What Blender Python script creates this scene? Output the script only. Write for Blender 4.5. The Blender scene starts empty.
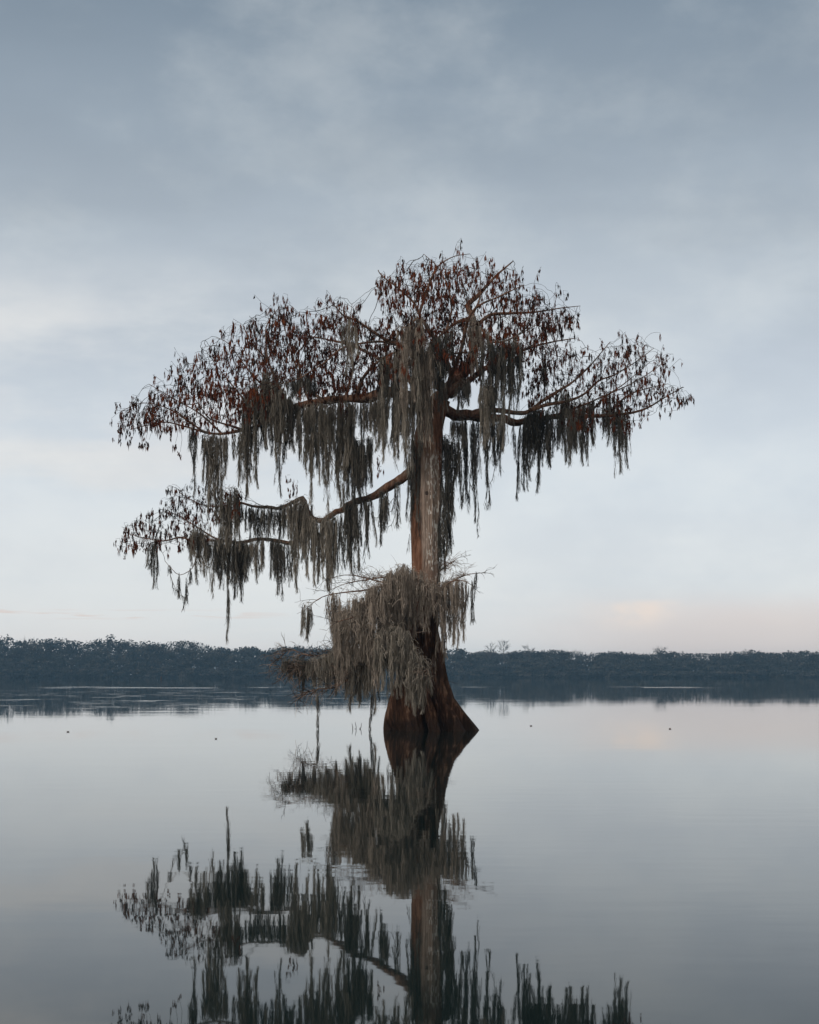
import bpy, math, random
from mathutils import Vector, Matrix, kdtree, noise

R = random.Random(11)
rad = math.radians
scene = bpy.context.scene
COL = scene.collection

# ------------------------------------------------------------------ camera frame numbers
F, CX, HY = 1400.0, 409.5, 675.0          # focal length in px, optical centre, horizon row
H0 = 1.14                                 # eye height above the water
D0 = H0 * F / 55.0                        # distance of the cypress


def W(px, py, dy=0.0):
    d = D0 + dy
    return Vector(((px - CX) / F * d, d, H0 + (HY - py) / F * d))


PX = D0 / F                               # metres per pixel at the tree


# ------------------------------------------------------------------ object helpers
class MB:
    def __init__(self):
        self.v, self.f, self.t = [], [], []

    def quad(self, a, b, c, d, tint=0.5):
        i = len(self.v)
        self.v += [a, b, c, d]
        self.f.append((i, i + 1, i + 2, i + 3))
        self.t.append(tint)

    def tri(self, a, b, c, tint=0.5):
        i = len(self.v)
        self.v += [a, b, c]
        self.f.append((i, i + 1, i + 2))
        self.t.append(tint)

    def tube(self, pts, rs, sides=8, rough=0.0, tint=0.5, cap=True):
        n = len(pts)
        base = len(self.v)
        up = Vector((0.13, 0.31, 0.94)).normalized()
        t0 = (pts[1] - pts[0]).normalized()
        u = t0.cross(up)
        if u.length < 1e-3:
            u = t0.cross(Vector((1, 0, 0)))
        u.normalize()
        for i in range(n):
            if i == 0:
                t = pts[1] - pts[0]
            elif i == n - 1:
                t = pts[-1] - pts[-2]
            else:
                t = pts[i + 1] - pts[i - 1]
            if t.length < 1e-9:
                t = t0
            t.normalize()
            u = (u - t * u.dot(t))
            if u.length < 1e-6:
                u = t.orthogonal()
            u.normalize()
            w = t.cross(u)
            for k in range(sides):
                a = 2 * math.pi * k / sides
                r = rs[i]
                if rough:
                    q = pts[i] * 3.0 + Vector((math.cos(a), math.sin(a), 0)) * 1.7
                    r *= 1 + rough * noise.noise(q) + rough * .6 * noise.noise(q * 3.3)
                self.v.append(pts[i] + u * (math.cos(a) * r) + w * (math.sin(a) * r))
        for i in range(n - 1):
            for k in range(sides):
                a = base + i * sides + k
                b = base + i * sides + (k + 1) % sides
                self.f.append((a, b, b + sides, a + sides))
                self.t.append(tint)
        if cap:
            self.f.append(tuple(base + (n - 1) * sides + k for k in range(sides)))
            self.t.append(tint)
            self.f.append(tuple(base + k for k in reversed(range(sides))))
            self.t.append(tint)

    def build(self, name, mat, parent=None, smooth=False, origin=None):
        me = bpy.data.meshes.new(name)
        o0 = Vector(origin) if origin is not None else Vector((0, 0, 0))
        me.from_pydata([tuple(v - o0) for v in self.v], [], self.f)
        at = me.attributes.new('tint', 'FLOAT', 'FACE')
        at.data.foreach_set('value', self.t)
        if smooth:
            me.polygons.foreach_set('use_smooth', [True] * len(me.polygons))
        me.materials.append(mat)
        me.update()
        o = bpy.data.objects.new(name, me)
        COL.objects.link(o)
        o.location = o0
        if parent is not None:
            o.parent = parent
            o.matrix_parent_inverse = Matrix.Identity(4)
            p = parent
            off = Vector((0, 0, 0))
            while p is not None:
                off += p.location
                p = p.parent
            o.location = o0 - off
        return o


def tag(o, label=None, cat=None, group=None, kind=None):
    if label: o['label'] = label
    if cat: o['category'] = cat
    if group: o['group'] = group
    if kind: o['kind'] = kind
    return o


def empty(name, loc):
    o = bpy.data.objects.new(name, None)
    o.location = loc
    COL.objects.link(o)
    return o


def catmull(pts, rs, step):
    """smooth a polyline and its radii"""
    P, Q = [], []
    n = len(pts)
    for i in range(n - 1):
        p0, p1, p2, p3 = pts[max(i - 1, 0)], pts[i], pts[i + 1], pts[min(i + 2, n - 1)]
        m = max(2, int((p2 - p1).length / step))
        for k in range(m):
            t = k / m
            a = p1 * 2
            b = (p2 - p0) * t
            c = (p0 * 2 - p1 * 5 + p2 * 4 - p3) * t * t
            d = (p1 * 3 - p0 - p2 * 3 + p3) * t ** 3
            P.append((a + b + c + d) * .5)
            Q.append(rs[i] + (rs[i + 1] - rs[i]) * t)
    P.append(pts[-1].copy())
    Q.append(rs[-1])
    return P, Q


# ------------------------------------------------------------------ materials
def new_mat(name):
    m = bpy.data.materials.new(name)
    m.use_nodes = True
    nt = m.node_tree
    for n in list(nt.nodes):
        nt.nodes.remove(n)
    out = nt.nodes.new('ShaderNodeOutputMaterial')
    return m, nt, out


def N(nt, t, **kw):
    n = nt.nodes.new(t)
    for k, v in kw.items():
        if k.startswith('i_'):
            n.inputs[k[2:].replace('_', ' ')].default_value = v
        else:
            setattr(n, k, v)
    return n


def ramp(nt, stops, interp='LINEAR'):
    n = nt.nodes.new('ShaderNodeValToRGB')
    n.color_ramp.interpolation = interp
    e = n.color_ramp.elements
    while len(e) < len(stops):
        e.new(0.5)
    for x, (p, c) in zip(e, stops):
        x.position = p
        x.color = (c[0], c[1], c[2], 1)
    return n


def mixc(nt, fac, a, b, blend='MIX'):
    n = nt.nodes.new('ShaderNodeMix')
    n.data_type = 'RGBA'
    n.blend_type = blend
    for sock, val in ((n.inputs[0], fac), (n.inputs[6], a), (n.inputs[7], b)):
        if isinstance(val, (int, float)):
            sock.default_value = val
        elif isinstance(val, (tuple, list)):
            sock.default_value = (val[0], val[1], val[2], 1)
        else:
            nt.links.new(val, sock)
    return n.outputs[2]


def mth(nt, op, a, b=None, c=None, clamp=False):
    n = nt.nodes.new('ShaderNodeMath')
    n.operation = op
    n.use_clamp = clamp
    for s, val in zip(n.inputs, (a, b, c)):
        if val is None:
            continue
        if isinstance(val, (int, float)):
            s.default_value = val
        else:
            nt.links.new(val, s)
    return n.outputs[0]


def smooth_step(nt, x, lo, hi):
    n = nt.nodes.new('ShaderNodeMapRange')
    n.interpolation_type = 'SMOOTHSTEP'
    nt.links.new(x, n.inputs[0])
    n.inputs[1].default_value = lo
    n.inputs[2].default_value = hi
    return n.outputs[0]


def obj_noise(nt, scale3, scale, detail=4, rough=.55, coord=None):
    tc = nt.nodes.new('ShaderNodeNewGeometry') if coord is None else None
    mp = nt.nodes.new('ShaderNodeMapping')
    mp.inputs['Scale'].default_value = scale3
    nt.links.new(tc.outputs['Position'] if coord is None else coord, mp.inputs['Vector'])
    nz = N(nt, 'ShaderNodeTexNoise')
    nz.inputs['Scale'].default_value = scale
    nz.inputs['Detail'].default_value = detail
    nz.inputs['Roughness'].default_value = rough
    nt.links.new(mp.outputs[0], nz.inputs['Vector'])
    return nz.outputs['Fac']


def tint_mat(name, stops, rough=.9, trans=0.0):
    m, nt, out = new_mat(name)
    at = N(nt, 'ShaderNodeAttribute', attribute_name='tint')
    cr = ramp(nt, stops)
    nt.links.new(at.outputs['Fac'], cr.inputs[0])
    d = nt.nodes.new('ShaderNodeBsdfDiffuse')
    nt.links.new(cr.outputs[0], d.inputs['Color'])
    if trans:
        tr = nt.nodes.new('ShaderNodeBsdfTranslucent')
        nt.links.new(cr.outputs[0], tr.inputs['Color'])
        mx = nt.nodes.new('ShaderNodeMixShader')
        mx.inputs[0].default_value = trans
        nt.links.new(d.outputs[0], mx.inputs[1])
        nt.links.new(tr.outputs[0], mx.inputs[2])
        nt.links.new(mx.outputs[0], out.inputs[0])
    else:
        nt.links.new(d.outputs[0], out.inputs[0])
    return m


def bark_mat(name, trunk=False):
    m, nt, out = new_mat(name)
    fib = obj_noise(nt, (9, 9, 1.1), 1.6, 6, .65)
    big = obj_noise(nt, (2.6, 2.6, .55), 1.0, 3, .5)
    fine = obj_noise(nt, (30, 30, 2.5), 1.0, 5, .7)
    if trunk:
        c1 = ramp(nt, [(.30, (.025, .015, .011)), (.43, (.12, .056, .033)), (.56, (.23, .115, .070)), (.72, (.33, .215, .15))])
        nt.links.new(fib, c1.inputs[0])
        grey = ramp(nt, [(.3, (.13, .095, .075)), (.52, (.34, .265, .215)), (.75, (.50, .42, .36))])
        nt.links.new(fine, grey.inputs[0])
        geo = nt.nodes.new('ShaderNodeNewGeometry')
        sep = nt.nodes.new('ShaderNodeSeparateXYZ')
        nt.links.new(geo.outputs['Position'], sep.inputs[0])
        # weathered grey sapwood where the outer bark has peeled from the front of the upper trunk
        wob = mth(nt, 'MULTIPLY', mth(nt, 'SUBTRACT', big, .5), .35)
        xx = mth(nt, 'ADD', sep.outputs[0], wob)
        bx = mth(nt, 'MULTIPLY', smooth_step(nt, xx, .20, .27), mth(nt, 'SUBTRACT', 1.0, smooth_step(nt, xx, .55, .62)))
        bz = smooth_step(nt, sep.outputs[2], 2.6, 3.6)
        bz = mth(nt, 'MULTIPLY', bz, mth(nt, 'SUBTRACT', 1.0, smooth_step(nt, sep.outputs[2], 5.4, 6.0)))
        col = mixc(nt, mth(nt, 'MULTIPLY', mth(nt, 'MULTIPLY', bx, bz), .85), c1.outputs[0], grey.outputs[0])
        # pale lichen flecks, longer than wide
        fl = obj_noise(nt, (26, 26, 7), 1.0, 2, .5)
        flm = mth(nt, 'MULTIPLY', smooth_step(nt, fl, .55, .61), mth(nt, 'MULTIPLY', bz, smooth_step(nt, xx, .28, .40)))
        col = mixc(nt, flm, col, (.72, .68, .62))
        # damp tide mark of the lake and a darker brown towards the flared foot
        wet = mth(nt, 'SUBTRACT', 1.0, smooth_step(nt, mth(nt, 'ADD', sep.outputs[2], mth(nt, 'MULTIPLY', big, .30)), .28, .52))
        col = mixc(nt, mth(nt, 'MULTIPLY', wet, .78), col, (.010, .008, .007))
        low = mth(nt, 'SUBTRACT', 1.0, smooth_step(nt, sep.outputs[2], 1.6, 3.2))
        col = mixc(nt, mth(nt, 'MULTIPLY', mth(nt, 'MULTIPLY', low, .88), mth(nt, 'SUBTRACT', 1.0, mth(nt, 'MULTIPLY', smooth_step(nt, mth(nt, 'ADD', mth(nt, 'MULTIPLY', fib, .6), mth(nt, 'MULTIPLY', fine, .4)), .50, .62), .75))), col, mixc(nt, .80, col, (.022, .013, .009), 'MIX'))
    else:
        c1 = ramp(nt, [(.3, (.05, .03, .023)), (.5, (.20, .105, .068)), (.7, (.34, .215, .15))])
        nt.links.new(fib, c1.inputs[0])
        col = mixc(nt, smooth_step(nt, big, .52, .68), c1.outputs[0], (.15, .125, .105))
        wet = None
    p = nt.nodes.new('ShaderNodeBsdfPrincipled')
    nt.links.new(col, p.inputs['Base Color'])
    p.inputs['Roughness'].default_value = .85
    if wet is not None:
        nt.links.new(mth(nt, 'SUBTRACT', .88, mth(nt, 'MULTIPLY', wet, .25)), p.inputs['Roughness'])
    p.inputs['Specular IOR Level'].default_value = .10
    b = nt.nodes.new('ShaderNodeBump')
    b.inputs['Strength'].default_value = .9
    b.inputs['Distance'].default_value = .08
    nt.links.new(mth(nt, 'ADD', fib, mth(nt, 'MULTIPLY', fine, .6)), b.inputs['Height'])
    nt.links.new(b.outputs[0], p.inputs['Normal'])
    nt.links.new(p.outputs[0], out.inputs[0])
    return m


M_TRUNK = bark_mat('cypress_bark', True)
M_LIMB = bark_mat('limb_bark')
M_TWIG = tint_mat('twig_bark', [(0, (.035, .026, .022)), (1, (.10, .075, .06))])
M_LEAF = tint_mat('rust_needles', [(0, (.022, .016, .014)), (.30, (.045, .022, .015)), (.55, (.11, .034, .018)), (.85, (.16, .048, .022)), (1, (.20, .066, .03))], trans=.25)
M_MOSS = {
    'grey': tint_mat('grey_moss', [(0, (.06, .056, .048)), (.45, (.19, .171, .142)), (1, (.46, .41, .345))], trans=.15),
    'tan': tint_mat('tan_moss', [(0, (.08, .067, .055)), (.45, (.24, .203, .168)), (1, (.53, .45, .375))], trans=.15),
    'dark': tint_mat('backlit_moss', [(0, (.028, .029, .027)), (.5, (.085, .081, .071)), (1, (.27, .245, .208))], trans=.1),  # backlit clumps: their shade is put into a darker base colour
}
M_DRY = tint_mat('dry_twiglets', [(0, (.12, .085, .065)), (1, (.38, .29, .23))])

# ------------------------------------------------------------------ the cypress: trunk
TREE = empty('cypress_tree', W(430, 730, 0))
tag(TREE, 'lone moss-hung cypress with a flared trunk standing in the lake', 'tree')

PROFILE = [(775, 372, 500), (748, 379, 490), (735, 383, 480), (728, 383.5, 476), (716, 385, 468), (698, 389, 454), (681, 394, 447.5), (657, 400, 443.5),
           (628, 406, 438.5), (599, 411, 438), (563, 411.5, 440), (530, 411, 440.5), (498, 411, 441.5), (461, 412, 442.5),
           (444, 413, 443), (430, 415.5, 443), (415, 421, 446), (402, 429, 450)]
GROOVES = [(-172, .10, 10), (-146, .26, 9), (-128, .10, 7), (-99, .36, 14), (-70, .10, 6), (-52, .20, 8), (-27, .16, 7), (12, .2, 10), (48, .24, 11), (85, .2, 10), (120, .25, 10), (155, .2, 10)]


def trunk_mesh():
    mb = MB()
    rows, seg = 150, 160
    y0, y1 = PROFILE[0][0], PROFILE[-1][0]
    for i in range(rows + 1):
        py = y0 + (y1 - y0) * i / rows
        for (a, la, ra), (b, lb, rb) in zip(PROFILE, PROFILE[1:]):
            if a >= py >= b:
                t = (a - py) / (a - b)
                l, r_ = la + (lb - la) * t, ra + (rb - ra) * t
                break
        cx, hw = (l + r_) / 2, (r_ - l) / 2
        c = W(cx, py, 0)
        r0 = hw * PX
        base = max(0.0, min(1.0, (py - 575) / 130))
        amp = .12 + .95 * base ** 1.1
        upper = max(0, min(1, (545 - py) / 30)) * max(0, min(1, (py - 432) / 18))
        for k in range(seg):
            a = 2 * math.pi * k / seg
            ad = math.degrees(a)
            tw = (730 - py) * .05 + 5 * noise.noise(Vector((py * .012, ad * .01, 3)))
            g = 0
            for (ga, gd, gw) in GROOVES:
                d = (ad - ga - tw + 540) % 360 - 180
                g -= 1.9 * gd * math.exp(-abs(d / (gw * 1.35)) ** 1.5)
            for (ga, gd, gw) in ((-124, .26, 7), (-48, .20, 8)):
                d = (ad - ga + 540) % 360 - 180
                g -= gd * math.exp(-(d / gw) ** 2) * upper / max(amp, .05)
            # stringy ribs with sharp valleys running up the trunk
            an = Vector((math.cos(a + tw * .012) * 3.4, math.sin(a + tw * .012) * 3.4, c.z * .22))
            rib = abs(noise.noise(an * 1.15)) ** .6
            rib2 = abs(noise.noise(an * 2.3 + Vector((4, 1, 0)))) ** .7
            g2 = (1.25 * base + .12) * (min(rib, .42) - .30) + (.22 * base + .06) * (min(rib2, .4) - .25)
            q = Vector((math.cos(a) * 2.2, math.sin(a) * 2.2, c.z * 1.1))
            r = r0 * (1.04 + g2 + amp * (g + .05) + .085 * noise.noise(q) + .05 * noise.noise(Vector((math.cos(a) * 6, math.sin(a) * 6, c.z * .9))) + .035 * noise.noise(Vector((math.cos(a) * 15, math.sin(a) * 15, c.z * 1.5))))
            r = min(r, r0 * (1.0 + .07 * noise.noise(q * 1.6)))
            mb.v.append(Vector((c.x + math.cos(a) * r, c.y + math.sin(a) * r, c.z)))
    for i in range(rows):
        for k in range(seg):
            a, b = i * seg + k, i * seg + (k + 1) % seg
            mb.f.append((a, b, b + seg, a + seg))
            mb.t.append(.5)
    mb.f.append(tuple(rows * seg + k for k in range(seg)))
    mb.t.append(.5)
    return mb


TRUNK = trunk_mesh().build('trunk', M_TRUNK, TREE, smooth=True)
# small knot hole in the pale face
kh = MB()
kp = W(426.5, 493, -.31)
kh.tube([kp + Vector((0, .10, 0)), kp + Vector((0, .02, 0)), kp], [.05, .045, .03], 10, .2)
kh.build('knot_hole', M_TWIG, TRUNK)

# ------------------------------------------------------------------ limbs traced in depth: (points, dy0, dy1, r0 px, r1 px)
LIMBS = {
    'leader': ([(428, 425), (437, 404), (455, 382), (470, 364), (475, 348), (475, 330), (472, 316), (468, 305), (479, 295), (492, 280), (505, 268), (513, 261)], 0, .8, 11, .7),
    'mid_left': ([(434, 414), (415, 400), (395, 392), (382, 394), (365, 398), (345, 399), (325, 402), (310, 403), (295, 406), (280, 414), (262, 424), (243, 430), (222, 434), (205, 432), (190, 422), (176, 411)], -.1, 1.8, 8, .8),
    'mid_left_low': ([(207, 433), (186, 427), (166, 422), (154, 424), (130, 430)], 1.6, 2.2, 1.3, .5),
    'left_spur': ([(243, 430), (227, 425), (210, 419), (201, 408), (192, 395)], 1.2, .6, 1.5, .6),
    'left_riser': ([(290, 408), (278, 385), (268, 362), (258, 350), (249, 339), (243, 325)], .8, .2, 2.4, .6),
    'left_riser_fork': ([(268, 362), (266, 345), (266, 328), (271, 317), (279, 308)], .5, .9, 1.5, .5),
    'left_arch': ([(325, 402), (305, 385), (298, 356), (306, 344), (317, 334), (322, 318)], .5, 1.6, 2.0, .5),
    'upper_left': ([(441, 388), (425, 362), (405, 348), (387, 341), (372, 331), (357, 321), (343, 315), (334, 305)], 0, -1.3, 4.5, .7),
    'moss_bearer': ([(357, 394), (362, 380), (373, 366), (385, 357), (402, 350), (418, 346)], .3, -.9, 2.4, 1.2),
    'long_droop': ([(408, 349), (380, 342), (345, 347), (325, 362), (310, 372), (295, 380), (280, 384)], -.4, -1.4, 1.6, .6),
    'top_left': ([(455, 382), (442, 350), (430, 332), (420, 316), (414, 303), (398, 288), (382, 276), (378, 270)], -.1, -1.1, 3.5, .6),
    'top_mid': ([(419, 314), (425, 297), (430, 282), (436, 268), (445, 261), (455, 256), (470, 254)], -.7, .2, 1.8, .5),
    'bent_over': ([(473, 318), (458, 322), (446, 330), (437, 340), (432, 352)], .1, -1.0, 2.8, 1.2),
    'top_arch': ([(436, 340), (420, 318), (412, 323), (402, 329), (396, 340)], -.9, -1.2, 2.0, 1.0),
    'top_right': ([(475, 330), (490, 315), (513, 313), (535, 312), (560, 308), (580, 306)], .2, 1.6, 2.5, .5),
    'right_hook': ([(475, 348), (480, 328), (489, 340), (502, 342), (522, 333), (536, 325)], .1, -1.0, 2.2, .6),
    'right_riser': ([(500, 378), (519, 354), (535, 343), (546, 327), (556, 314)], .6, 1.5, 1.6, .5),
    'cross_bough': ([(436, 355), (449, 354), (473, 353), (495, 357)], -.6, -.6, 1.3, .8),
    'right_main': ([(434, 412), (444, 408), (454, 414), (478, 416), (501, 418), (516, 422), (540, 419), (565, 416), (599, 416), (622, 414), (645, 409), (665, 397), (683, 387)], 0, 4.0, 7.0, .6),
    'right_upper': ([(470, 414), (490, 410), (506, 411), (525, 413), (541, 402), (560, 390), (579, 377), (595, 360), (610, 342)], -.1, 2.6, 3.6, .6),
    'right_fork': ([(530, 410), (548, 405), (579, 397), (599, 381), (618, 373), (641, 358), (654, 348)], .8, 3.2, 2.6, .5),
    'right_fork_low': ([(593, 409), (608, 395), (628, 381), (650, 362)], 2.2, 3.4, 1.3, .5),
    'right_end': ([(612, 411), (626, 397), (645, 389), (668, 384)], 2.5, 2.8, 1.2, .5),
    'fan_a': ([(262, 424), (241, 396), (224, 375), (206, 351)], 1.2, 1.7, 1.5, .4),
    'fan_b': ([(285, 412), (263, 386), (246, 367), (230, 345), (216, 337)], 1.0, .4, 1.7, .4),
    'fan_c': ([(310, 403), (299, 374), (287, 340), (284, 311)], .8, 1.6, 1.7, .4),
    'fan_d': ([(345, 399), (353, 368), (349, 338), (352, 304)], .6, 1.2, 1.7, .4),
    'fan_e': ([(222, 434), (199, 413), (171, 397), (149, 384)], 1.5, 1.2, 1.3, .4),
    'fan_f': ([(201, 430), (168, 409), (142, 403), (120, 412)], 1.7, 2.4, 1.2, .4),
    'fan_g': ([(550, 418), (590, 402), (636, 381), (670, 358)], 1.7, 2.6, 1.6, .4),
    'fan_h': ([(472, 318), (481, 292), (478, 266)], .2, .9, 1.5, .4),
    'fan_i': ([(446, 331), (452, 304), (441, 272), (424, 254)], -.5, .6, 1.4, .4),
    'back_left': ([(430, 405), (400, 372), (350, 345), (300, 335)], .3, 3.6, 4, .7),
    'back_right': ([(450, 395), (495, 362), (540, 345), (575, 338)], .4, 3.4, 4, .7),
    'front_top': ([(446, 392), (460, 352), (472, 312), (500, 296), (524, 285)], -.2, -2.4, 3.2, .6),
    'low_left': ([(420, 470), (405, 476), (389, 487), (373, 496), (354, 501), (342, 511), (336, 512), (323, 520), (312, 518), (306, 506), (302, 498), (293, 502), (280, 508), (268, 507), (252, 506), (239, 503), (223, 506), (203, 505), (191, 500), (180, 493)], 0, 3.9, 6, .6),
    'low_left_fork': ([(310, 518), (304, 532), (297, 541), (288, 543), (279, 541), (266, 539), (255, 540), (240, 543), (220, 541), (203, 540), (191, 540), (180, 537), (165, 541), (155, 540), (140, 537), (128, 533)], 1.5, 4.6, 3.4, .6),
    'low_left_tip': ([(228, 542), (214, 538), (203, 531), (190, 523), (178, 515), (165, 513)], 2.9, 3.9, 1.5, .5),
    'low_left_curl': ([(205, 538), (197, 555), (192, 568), (180, 575), (172, 569), (165, 561)], 3.2, 3.5, 1.0, .4),
}
BUSH = {
    'sprout_left': ([(418, 596), (390, 586), (365, 590), (340, 593), (322, 597), (309, 606)], -.4, -.8, 1.8, .5),
    'sprout_left_upper': ([(416, 582), (390, 577), (365, 580), (345, 584), (330, 590)], -.3, .3, 1.4, .4),
    'sprout_left_back': ([(416, 590), (385, 583), (350, 575), (328, 579)], .3, 1.2, 1.4, .4),
    'sprout_front': ([(424, 588), (405, 590), (385, 604), (360, 615), (338, 622)], -.4, -1.5, 2.0, .6),
    'sprout_right': ([(436, 594), (455, 580), (470, 574), (482, 573)], .1, -.2, 1.4, .4),
    'sprout_right_front': ([(432, 596), (446, 584), (460, 580), (470, 584)], -.3, -.9, 1.4, .5),
    'sprout_right_top': ([(436, 575), (446, 566), (458, 558)], .1, -.2, 1.1, .4),
    'sheet_bough': ([(412, 622), (398, 626), (406, 640), (418, 654), (432, 669)], -.4, -1.25, 2.2, .8),
    'low_bough': ([(404, 652), (385, 641), (365, 640), (350, 649), (330, 655), (308, 655), (290, 650), (279, 660)], -.2, 2.4, 2.6, .5),
    'low_bough_fork': ([(352, 648), (330, 662), (312, 668), (295, 668), (283, 672)], .9, 1.8, 1.6, .4),
    'low_bough_tail': ([(385, 645), (358, 672), (335, 687), (315, 690), (298, 699)], .2, 1.0, 1.6, .4),
}
limb_nodes = []          # (Vector, limb name, radius)
limb_obj = {}
LIMB_PATH = {}
for nm, (pp, d0, d1, r0, r1) in list(LIMBS.items()) + list(BUSH.items()):
    n = len(pp)
    seglen = [0]
    for a, b in zip(pp, pp[1:]):
        seglen.append(seglen[-1] + math.hypot(a[0] - b[0], a[1] - b[1]))
    T = [s / seglen[-1] for s in seglen]
    pts = [W(x, y, d0 + (d1 - d0) * t) for (x, y), t in zip(pp, T)]
    rs = [(r0 + (.6 * r1 - r0) * t ** .62) * PX for t in T]
    P, Q = catmull(pts, rs, .10)
    for i in range(1, len(P)):
        w = min(.045, .3 * PX + Q[i] * .35)
        P[i] = P[i] + Vector((noise.noise(P[i] * 2.1), noise.noise(P[i] * 2.1 + Vector((7, 0, 0))), noise.noise(P[i] * 2.1 + Vector((0, 9, 0))))) * w
    LIMB_PATH[nm] = (P, Q)
    mb = MB()
    mb.tube(P, Q, 12 if r0 > 3 else 6, .34 if r0 > 3 else .16)
    limb_obj[nm] = mb.build('limb', M_LIMB, TREE, smooth=True)
    if nm in LIMBS:
        for i, (p, q) in enumerate(zip(P, Q)):
            if q < 4.6 * PX:
                limb_nodes.append((p, nm, q))

# ------------------------------------------------------------------ twigs: grown by space colonisation into the crown's volume
CROWN = [(372, 276), (400, 264), (424, 253), (450, 259), (470, 255), (492, 265), (513, 263), (524, 287), (544, 281), (550, 299), (584, 307), (570, 322), (555, 330),
         (540, 350), (520, 362), (480, 368), (440, 362), (400, 362), (380, 378), (340, 390), (300, 392), (250, 402), (230, 420), (205, 424), (185, 424), (160, 424), (135, 428),
         (114, 428), (113, 410), (130, 394), (146, 380), (168, 388), (172, 364), (192, 364), (193, 347), (205, 332), (235, 320), (260, 307), (287, 301), (310, 320),
         (317, 305), (330, 298), (355, 298), (364, 322), (385, 312), (402, 302), (386, 292)]
RIGHT = [(525, 362), (560, 342), (600, 352), (608, 340), (640, 334), (652, 347), (650, 367), (668, 352), (674, 380), (690, 387), (691, 400), (665, 408), (630, 424), (600, 424), (560, 408), (530, 402)]
LOWL = [(119, 528), (135, 516), (160, 511), (168, 493), (200, 487), (245, 488), (240, 502), (200, 520), (190, 544), (150, 545), (121, 550)]


def inside(poly, x, y):
    c = False
    j = len(poly) - 1
    for i in range(len(poly)):
        xi, yi = poly[i]
        xj, yj = poly[j]
        if (yi > y) != (yj > y) and x < (xj - xi) * (y - yi) / (yj - yi) + xi:
            c = not c
        j = i
    return c


def sample(poly, count, dyf):
    xs = [p[0] for p in poly]
    ys = [p[1] for p in poly]
    out = []
    while len(out) < count:
        x, y = R.uniform(min(xs), max(xs)), R.uniform(min(ys), max(ys))
        if inside(poly, x + (x - 410) * (0 if poly is LOWL else .02) + R.gauss(0, 5), y - (8 if y < 330 else 3) + R.gauss(0, 4)):
            p = W(x, y, dyf(x, y))
            if noise.noise(p * 1.05 + Vector((11, 4, 2))) > -.10 - .25 * R.random():
                out.append(p)
    return out


def dy_crown(x, y):
    c = (410 - x) / 300 * 1.6 if x < 410 else (x - 410) / 280 * 1.8
    s = math.sqrt(max(0.05, 1 - ((x - 400) / 320) ** 2))
    return c + R.gauss(0, 1) * 1.25 * s


att = sample(CROWN, 4300, dy_crown)
att += sample(RIGHT, 1000, lambda x, y: (x - 440) / 250 * 3.6 + R.gauss(0, .7))
att += sample(LOWL, 480, lambda x, y: (416 - x) / 298 * 4.6 + R.gauss(0, .5))

nodes = [p for p, _, _ in limb_nodes]
owner = [nm for _, nm, _ in limb_nodes]
parent = [-1] * len(nodes)
n_seed = len(nodes)
STEP = .10
alive = list(att)
for it in range(60):
    kd = kdtree.KDTree(len(nodes))
    for i, p in enumerate(nodes):
        kd.insert(p, i)
    kd.balance()
    pull = {}
    keep = []
    for a in alive:
        co, i, d = kd.find(a)
        if d < .125:
            continue
        keep.append(a)
        if d < .9:
            pull.setdefault(i, []).append((a - co).normalized())
    alive = keep
    if not pull:
        break
    for i, ds in pull.items():
        s = Vector((0, 0, 0))
        for d in ds:
            s += d
        s = s / len(ds)
        away = nodes[i] - W(425, 430, 0)
        s += away.normalized() * .16 + Vector((R.gauss(0, .2), R.gauss(0, .2), .10 + R.gauss(0, .2)))
        if parent[i] >= 0:
            s += (nodes[i] - nodes[parent[i]]).normalized() * .22
        if s.length < 1e-4:
            continue
        s.normalize()
        nodes.append(nodes[i] + s * STEP)
        owner.append(owner[i])
        parent.append(i)
# straight shoots that stand out of the outline
kids0 = set(parent)
for i in range(n_seed, len(nodes)):
    if i in kids0:
        continue
    x_, z_ = CX + nodes[i].x / nodes[i].y * F, HY - (nodes[i].z - H0) / nodes[i].y * F
    poly = CROWN if inside(CROWN, x_, z_) else RIGHT
    if R.random() < .5 and not inside(CROWN, x_, z_ - 7) and not inside(RIGHT, x_, z_ - 7) and not inside(LOWL, x_, z_ - 7):
        d = (nodes[i] - W(425, 440, 0)).normalized() * .8 + Vector((R.gauss(0, .35), R.gauss(0, .35), .45 + R.gauss(0, .3)))
        j = i
        for _ in range(R.randint(1, 4)):
            nodes.append(nodes[j] + d.normalized() * .08)
            owner.append(owner[i])
            parent.append(j)
            j = len(nodes) - 1
            d += Vector((R.gauss(0, .12), R.gauss(0, .12), -.06))
# a last spur beyond every tip, so the outline frays
kids = set(parent)
for i in range(n_seed, len(nodes)):
    if i not in kids and R.random() < .55:
        d = (nodes[i] - nodes[parent[i]]).normalized() + Vector((R.gauss(0, .5), R.gauss(0, .5), R.gauss(.25, .5)))
        j = i
        for _ in range(R.randint(1, 3)):
            nodes.append(nodes[j] + d.normalized() * .075)
            owner.append(owner[i])
            parent.append(j)
            j = len(nodes) - 1
            d += Vector((R.gauss(0, .25), R.gauss(0, .25), R.gauss(-.12, .2)))
children = [[] for _ in nodes]
for i in range(n_seed, len(nodes)):
    children[parent[i]].append(i)
tips = [0] * len(nodes)
far = [0] * len(nodes)
for i in range(len(nodes) - 1, n_seed - 1, -1):
    if not children[i]:
        tips[i] = 1
    if parent[i] >= n_seed:
        tips[parent[i]] += tips[i]
        far[parent[i]] = max(far[parent[i]], far[i] + 1)
twig = {nm: MB() for nm in LIMBS}
leaf = {nm: MB() for nm in LIMBS}
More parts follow.
